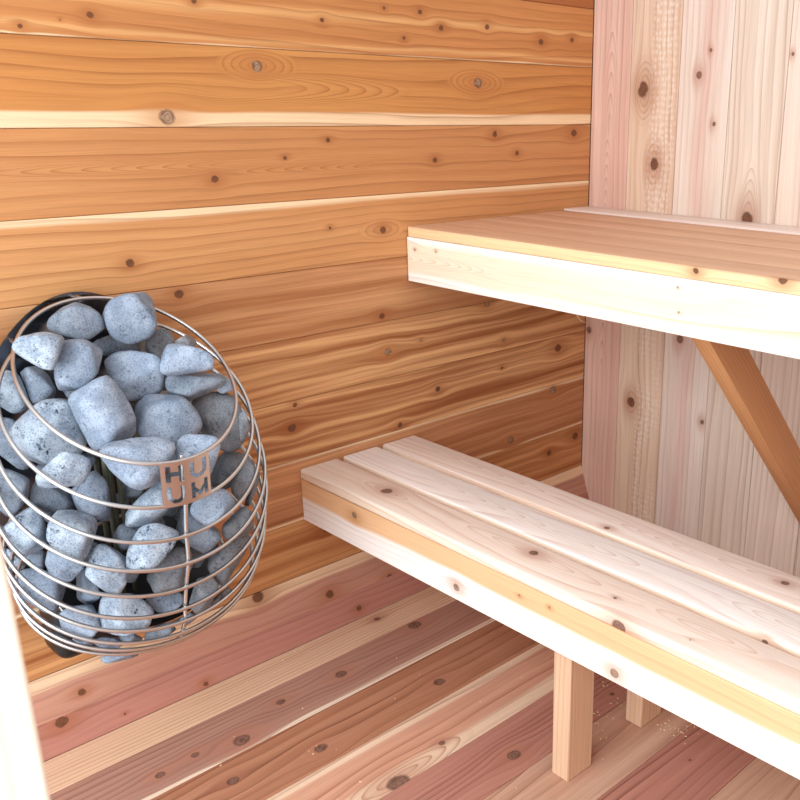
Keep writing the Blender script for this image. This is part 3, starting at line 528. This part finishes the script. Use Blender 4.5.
# trim flush under the slats and at the back wall
geom = bm.verts[:] + bm.edges[:] + bm.faces[:]
r = bmesh.ops.bisect_plane(bm, geom=geom, plane_co=(0, -0.001, 0), plane_no=(0, 1, 0), clear_outer=True)
bmesh.ops.holes_fill(bm, edges=[e for e in bm.edges if e.is_boundary])
geom = bm.verts[:] + bm.edges[:] + bm.faces[:]
bmesh.ops.bisect_plane(bm, geom=geom, plane_co=(0, 0, 0.8165), plane_no=(0, 0, 1), clear_outer=True)
bmesh.ops.holes_fill(bm, edges=[e for e in bm.edges if e.is_boundary])
geom = bm.verts[:] + bm.edges[:] + bm.faces[:]
bmesh.ops.bisect_plane(bm, geom=geom, plane_co=(0, -0.576, 0), plane_no=(0, -1, 0), clear_outer=True)
bmesh.ops.holes_fill(bm, edges=[e for e in bm.edges if e.is_boundary])
finish('brace', bm, MAT_BRACE, ub, (0.70, -0.25, 0.5), 40)['label'] = 'slanted dark orange brace'

# ---- lower bench
lb = empty('lower_bench', (1.15, -0.74, 0.0),
           'lower wooden bench with three pale seat slats on short posts', 'bench')
ZL = 0.370
for i, (y0, y1) in enumerate(((-0.8965, -0.8045), (-0.7905, -0.700), (-0.6855, -0.5945))):
    bm = new_bm()
    add_box(bm, (0.0008, y0, ZL - 0.0215), (XE, y1, ZL), slat_uv(ZL), 0.0045, 3)
    finish('slat', bm, MAT_LSLAT[i], lb, (1.1, (y0 + y1) / 2, ZL - 0.0215), 40)
bm = new_bm()
add_box(bm, (0.0008, -0.8955, 0.2555), (XE, -0.8775, 0.3482), lambda p, n: (p.x, p.z) if n.y < -.5 else (p.x, p.z + FAR), 0.0015, 1)
finish('apron', bm, MAT_LAPRON, lb, (1.1, -0.8955, 0.2555), 40)['label'] = 'front apron board, orange above and white below'
for x in (0.012, 0.733, 1.6):
    bm = new_bm()
    add_box(bm, (x, -0.8765, 0.262), (x + 0.038, -0.6, 0.348), lambda p, n: (p.y, p.z), 0.002)
    finish('joist', bm, MAT_LEG, lb, (x, -0.8765, 0.262), 40)
for y, lab in ((-0.8765, 'front post of the lower bench'), (-0.674, 'rear post of the lower bench')):
    for x in (0.694, 1.9):
        bm = new_bm()
        add_box(bm, (x, y, 0.0), (x + 0.0375, y + 0.0625, 0.348),
                lambda p, n: (p.z, p.x) if abs(n.y) > .5 else (p.z, p.y + .4), 0.002, 1)
        finish('leg', bm, MAT_LEG, lb, (x + .019, y + .03, 0.0), 40)

# ================================================================ THE HEATER
Y0 = -1.295; XB = 0.045
ht = empty('sauna_heater', (0.16, Y0, 0.19),
           'egg-shaped wall heater with a steel wire basket full of grey stones', 'heater')
def ring_pts(q, n=96, dx=0.0):
    zb, xf, zf, ry = q; zb += 0.045; zf += 0.045
    xc, zc = (XB + xf) / 2, (zb + zf) / 2
    a, h = (xf - XB) / 2, (zf - zb) / 2
    return [Vector((xc + (a - dx) * math.cos(t), Y0 + (ry - dx) * math.sin(t), zc + h * math.cos(t) * (a - dx) / a))
            for t in [2 * math.pi * k / n for k in range(n)]]
for i, q in enumerate(RINGS):
    bm = bmesh.new(); P = ring_pts(q)
    if i == 0:
        add_tube(bm, P, 0.0032, 8, True)
    else:                                        # the lower rings end at the shield on either side
        k0 = 10 if i == 1 else 15 if i < 7 else 12
        P = P[48 + k0:] + P[:48 - k0 + 1]
        P = [Vector((0.0325, P[0].y + .004, P[0].z + .004)), P[0] * .6 + Vector((0.0335, P[0].y + .002, P[0].z + .003)) * .4] + P + [P[-1] * .6 + Vector((0.0335, P[-1].y - .002, P[-1].z + .003)) * .4, Vector((0.0325, P[-1].y - .004, P[-1].z + .004))]
        add_tube(bm, P, 0.0032, 8, False)
    finish('wire_ring', bm, M_STEEL, ht, (XB, Y0, q[0] + 0.045), 180)
# upright wire joining the rings at the front, and two more along the flanks
def spline(pts, n=8):
    out = []
    P = [pts[0]] + list(pts) + [pts[-1]]
    for i in range(1, len(P) - 2):
        for k in range(n):
            t = k / n
            a, b, c, d = P[i - 1], P[i], P[i + 1], P[i + 2]
            out.append(0.5 * ((2 * b) + (c - a) * t + (2 * a - 5 * b + 4 * c - d) * t * t + (3 * b - a - 3 * c + d) * t ** 3))
    out.append(P[-2]); return out
pts = [Vector((q[1] - 0.0068, Y0, q[2] + 0.045)) for q in RINGS]
pts.insert(0, pts[0] + Vector((0.0, 0, 0.003)))
bm = bmesh.new(); add_tube(bm, spline(pts), 0.0034, 8)
finish('upright_bar', bm, M_BAR, ht, pts[-1], 180)
# bottom of the basket: a smaller ring, and an added black tray that darkens the gaps
qb = RINGS[-1]
P = ring_pts(qb); c = sum(P, Vector()) / len(P)
bm = bmesh.new()
add_tube(bm, [c + (p - c) * 0.74 + Vector((0.003, 0, -0.003)) for p in P], 0.003, 8, True)
finish('wire_ring', bm, M_STEEL, ht, c, 180)
bm = bmesh.new()  # black tray added so lit wall does not show between the stones
lo_ = [bm.verts.new(c + (p - c) * 0.70 + Vector((0.002, 0, -0.005))) for p in P]
hi_ = [bm.verts.new(v.co + Vector((0.0015, 0, 0.002))) for v in lo_]
bm.faces.new(lo_[::-1]); bm.faces.new(hi_)
for k in range(len(P)):
    bm.faces.new((lo_[k], lo_[(k + 1) % len(P)], hi_[(k + 1) % len(P)], hi_[k]))
bmesh.ops.recalc_face_normals(bm, faces=bm.faces)
finish('gap_blocker_tray', bm, M_BLACK, ht, c, 40)['label'] = 'black tray added at the bottom of the basket to darken the gaps'
# dark polished shield standing off the wall behind the basket
bm = bmesh.new(); vs = []
NS = 72
for x in (0.026, 0.029):
    vs.append([bm.verts.new((x, Y0 - 0.004 + 0.198 * math.cos(2 * math.pi * k / NS) * (1 - 0.15 * math.sin(2 * math.pi * k / NS)),
                             0.52 + 0.273 * math.sin(2 * math.pi * k / NS))) for k in range(NS)])
bm.faces.new(vs[0][::-1]); bm.faces.new(vs[1])
for k in range(NS): bm.faces.new((vs[0][k], vs[0][(k + 1) % NS], vs[1][(k + 1) % NS], vs[1][k]))
bmesh.ops.recalc_face_normals(bm, faces=bm.faces)
finish('heat_shield', bm, M_SHIELD, ht, (0.026, Y0, 0.3), 40)['label'] = 'dark polished steel shield against the wall'
for y, z in ((-0.09, 0.42), (0.09, 0.42), (-0.07, 0.66), (0.07, 0.66)):
    bm = bmesh.new(); add_tube(bm, [(0.0, Y0 + y, z), (0.027, Y0 + y, z)], 0.007, 12)
    finish('standoff', bm, M_STEEL, ht, (0, Y0 + y, z), 40)
# little brackets that carry the upper rings
for q in RINGS[:1]:
    bm = bmesh.new(); z = q[0] + 0.045
    add_tube(bm, [(0.028, Y0, z), (XB, Y0, z)], 0.005, 10)
    finish('bracket', bm, M_STEEL, ht, (0.028, Y0, z), 40)
# heating rods: hairpin tubes standing in the middle
for dy, dx, top in ((-0.036, 0.17, 0.598), (-0.03, 0.12, 0.59), (0.02, 0.12, 0.60)):
    bm = bmesh.new(); w = 0.0095
    y = Y0 + dy
    pts = [Vector((dx, y - w, 0.30)), Vector((dx, y - w, top - 0.014))]
    pts += [Vector((dx, y - w * math.cos(math.pi * k / 8), top - 0.014 + w * math.sin(math.pi * k / 8))) for k in range(1, 8)]
    pts += [Vector((dx, y + w, top - 0.014)), Vector((dx, y + w, 0.30))]
    add_tube(bm, pts, 0.0042, 10)
    finish('heating_rod', bm, M_ROD, ht, (dx, y, 0.30), 180)['label'] = 'olive grey heating rod'
# black terminal box low on the wall, under the basket
bm = bmesh.new()
bmesh.ops.create_cube(bm, size=1.0, matrix=Matrix.LocRotScale((0.070, -1.378, 0.268), None, (0.085, 0.11, 0.13)))
bmesh.ops.bevel(bm, geom=list(bm.edges), offset=0.022, segments=4, affect='EDGES', profile=0.5)
finish('terminal_box', bm, M_BLACK, ht, (0.070, -1.378, 0.20), 40)['label'] = 'black terminal box under the basket'
# nameplate with cut-out letters, H U over U M
def cut(x, y):
    def bar(x0, x1, y0, y1): return x0 <= x <= x1 and y0 <= y <= y1
    def U(cx, top, low, ro, ri):
        if low <= y <= top and ri <= abs(x - cx) <= ro: return True
        return y < low and ri <= math.hypot(x - cx, y - low) <= ro
    if bar(.085, .185, .55, .92) or bar(.335, .435, .55, .92) or bar(.085, .435, .685, .785): return True
    if U(.745, .92, .71, .185, .095): return True
    if U(.26, .445, .245, .178, .088): return True
    if bar(.56, .645, .08, .445) or bar(.845, .93, .08, .445): return True
    if .56 <= x <= .93 and .10 <= y <= .445:
        d = .445 - abs(x - .745) / .185 * -.0
        yy = .22 + abs(x - .745) / .185 * .225
        if yy - .125 <= y <= yy: return True
    return False
G = 60
bm = bmesh.new(); grid = {}
PW, PH, PT = 0.074, 0.069, 0.0016
zt_, zb_ = RINGS[0][2] + 0.045 + 0.001, RINGS[1][2] + 0.045 - 0.001
def pv(i, j, back):
    k = (i, j, back)
    if k not in grid:
        x, y = i / G, j / G
        yy = (x - .5) * PW
        z = zb_ + (zt_ - zb_) * y
        X = 0.342 + (0.347 - 0.342) * y + 0.0046 - (yy / 0.15) ** 2 * 0.075 - (PT if back else 0)
        zz = z + (yy / 0.15) ** 2 * 0.055
        grid[k] = bm.verts.new((X, Y0 + 0.001 + yy, zz))
    return grid[k]
S = [[not cut((i + .5) / G, (j + .5) / G) for j in range(G)] for i in range(G)]
sol = lambda i, j: 0 <= i < G and 0 <= j < G and S[i][j]
for i in range(G):
    for j in range(G):
        if not S[i][j]: continue
        a, b, c, d = pv(i, j, 0), pv(i + 1, j, 0), pv(i + 1, j + 1, 0), pv(i, j + 1, 0)
        e, f, g_, h = pv(i, j, 1), pv(i + 1, j, 1), pv(i + 1, j + 1, 1), pv(i, j + 1, 1)
        bm.faces.new((a, b, c, d)); bm.faces.new((h, g_, f, e))
        if not sol(i - 1, j): bm.faces.new((a, d, h, e))
        if not sol(i + 1, j): bm.faces.new((b, f, g_, c))
        if not sol(i, j - 1): bm.faces.new((a, e, f, b))
        if not sol(i, j + 1): bm.faces.new((d, c, g_, h))
finish('nameplate', bm, M_PLATE, ht, (0.345, Y0, zb_), 40)['label'] = 'small steel nameplate with cut-out letters'

# ================================================================ THE STONES
def ico(sub):
    t = bmesh.new(); bmesh.ops.create_icosphere(t, subdivisions=sub, radius=1.0)
    vs = [v.co.normalized() for v in t.verts]; fs = [[v.index for v in f.verts] for f in t.faces]
    t.free(); return vs, fs
IV, IF = ico(4)
def stone_planes(poly, D, seed):
    r = random.Random(seed); out = []; m = len(poly)
    ar = sum(poly[i][0] * poly[(i + 1) % m][1] - poly[(i + 1) % m][0] * poly[i][1] for i in range(m))
    sg = 1 if ar > 0 else -1
    for i in range(m):
        x0, y0 = poly[i]; x1, y1 = poly[(i + 1) % m]
        ex, ey = x1 - x0, y1 - y0; L = math.hypot(ex, ey)
        if L < 1e-6: continue
        nx, ny = sg * ey / L, -sg * ex / L; h = max(nx * x0 + ny * y0, .004)
        t = r.uniform(-.45, .45); c = (1 - t * t) ** .5
        out.append((nx * c, ny * c, t, h * c + abs(t) * D * .15))
    for s in (1, -1):
        a = r.uniform(0, 6.28)
        for j in range(2):
            aa = a + 3.14 * j; t = r.uniform(.15, .5)
            out.append((math.cos(aa) * t, math.sin(aa) * t, s * (1 - t * t) ** .5, D * r.uniform(.85, 1.05)))
    return out
CAMP = Vector((1.56944, -1.85371, 1.07618))
from mathutils import noise as mnoise
def make_stone(label, cen, poly, D, seed, mat, bumpy=1.0, group='stones heaped in the wire basket'):
    """rounded convex stone; poly is its outline (m) in a plane through cen, D its half depth"""
    cen = Vector(cen)
    w = (CAMP - cen).normalized(); uu = VIEWUP.cross(w).normalized(); vv = w.cross(uu)
    pl = stone_planes(poly, D, seed)
    co = []
    for d in IV:
        q = 0.0
        for (a, b, c, h) in pl:
            s = (d.x * a + d.y * b + d.z * c) / h
            if s > 0: q += s ** 15
        co.append(d * (q ** (-1 / 15)))
    xs = [c.x for c in co]; ys = [c.y for c in co]
    px = [p[0] for p in poly]; py = [p[1] for p in poly]
    sx = (max(px) - min(px)) / (max(xs) - min(xs)); sy = (max(py) - min(py)) / (max(ys) - min(ys))
    ox = (max(px) + min(px)) / 2 - (max(xs) + min(xs)) / 2 * sx
    oy = (max(py) + min(py)) / 2 - (max(ys) + min(ys)) / 2 * sy
    bm = bmesh.new(); vs = []
    so = Vector((seed * 3.7, seed * 1.3, 0))
    for c, d in zip(co, IV):
        p = uu * (c.x * sx + ox) + vv * (c.y * sy + oy) + w * c.z
        L = p.length
        k = 1 + bumpy * (0.030 * mnoise.noise(p * 45 + so) + 0.016 * mnoise.noise(p * 120 + so)) - 0.012
        vs.append(bm.verts.new(cen + p * k))
    for f in IF: bm.faces.new([vs[i] for i in f])
    o = finish('sauna_stone', bm, mat, None, cen, 180)
    return tag(o, label, 'stone', group)
VIEWUP = Vector((-0.22566, 0.22409, 0.94808))
for i, (label, cen, poly, D, seed, mk) in enumerate(STONES):
    make_stone(label, cen, [(x / 1000.0, y / 1000.0) for x, y in poly], D, seed, M_STONE[mk])
for i, (x, y, z, r) in enumerate(FILLER_STONES):  # fillers added behind the outer stones to keep the gaps dark
    rr = random.Random(i + 90); m = 7
    poly = [(r * rr.uniform(.86, 1.0) * math.cos(6.283 * k / m), r * rr.uniform(.86, 1.0) * math.sin(6.283 * k / m)) for k in range(m)]
    make_stone('filler stone deep inside the basket, added to darken gaps between the outer stones', (x, y, z), poly, r * 0.9, 300 + i, M_STONE[1],
               group='filler stones in the middle of the basket')

# ================================================================ SMALL LEFTOVERS
bm = bmesh.new(); rr = random.Random(4)
spots = [(0.66, -0.70, .05, .05, 16), (0.76, -0.63, .05, .03, 26), (0.80, -0.60, .03, .03, 10), (0.06, -0.98, .03, .03, 6), (0.30, -1.0, .25, .3, 22), (.60, -.62, .08, .05, 12)]
for (x, y, sx, sy, n) in spots:
    for k in range(n):
        a = rr.uniform(0, 6.28); l = rr.uniform(.0012, .0042); wd = rr.uniform(.0006, .0012)
        c = Vector((max(.06, x + rr.gauss(0, sx * .6)), y + rr.gauss(0, sy * .6), .0006))
        if 0.68 < c.x < 0.745 and (-0.89 < c.y < -0.80 or -0.69 < c.y < -0.60): continue
        bmesh.ops.create_cube(bm, size=1.0, matrix=Matrix.LocRotScale(c, Matrix.Rotation(a, 3, 'Z'), (l, wd, .0011)))
tag(finish('sawdust', bm, MAT_CHIP), 'pale sawdust flecks scattered on the floor round the bench posts', 'sawdust', kind='stuff')
bm = bmesh.new()
add_tube(bm, spline([Vector(p) for p in ((0.0025, -0.062, 0.590), (0.010, -0.050, 0.572), (0.010, -0.036, 0.556), (0.008, -0.020, 0.545), (0.006, -0.0035, 0.541))]), 0.0016, 6)
tag(finish('wood_shaving', bm, MAT_CHIP), 'thin curled wood splinter in the corner under the upper bench', 'splinter')

# ================================================================ LIGHT AND CAMERA
w = bpy.data.worlds.new('daylight'); bpy.context.scene.world = w; w.use_nodes = True
w.node_tree.nodes['Background'].inputs[0].default_value = (0.82, 0.91, 1.0, 1)
w.node_tree.nodes['Background'].inputs[1].default_value = WORLD
def area(name, loc, target, sx, sy, power, col):
    l = bpy.data.lights.new(name, 'AREA'); l.shape = 'RECTANGLE'; l.size = sx; l.size_y = sy; l.energy = power; l.color = col
    o = bpy.data.objects.new(name, l); C.objects.link(o); o.location = loc
    o.rotation_euler = (Vector(target) - Vector(loc)).to_track_quat('-Z', 'Y').to_euler()
    return o
area('doorway daylight', (1.3, -2.7, 1.25), (0.9, -0.4, 0.5), 1.8, 1.9, 60.0, (0.84, 0.92, 1.0))

cam = bpy.data.cameras.new('camera'); co = bpy.data.objects.new('camera', cam); C.objects.link(co)
cam.sensor_width = 36.0; cam.lens = 926.003 * 36 / 800
cam.shift_x = -(534.801 - 400) / 800; cam.shift_y = (419.862 - 400) / 800
co.matrix_world = Matrix(((0.72474039, -0.22565775, 0.65102223, 1.56944), (0.6889544, 0.2240943, -0.68929208, -1.85371),
                          (0.00965373, 0.94808245, 0.31787809, 1.07618), (0, 0, 0, 1)))
cam.clip_start = 0.02
cam.dof.use_dof = True; cam.dof.focus_distance = 1.75; cam.dof.aperture_fstop = 10.0
sc = bpy.context.scene
sc.camera = co
sc.view_settings.view_transform = 'Standard'; sc.view_settings.look = 'None'
sc.view_settings.gamma = 1.0; sc.view_settings.use_curve_mapping = False
sc.view_settings.exposure = EXPOSURE
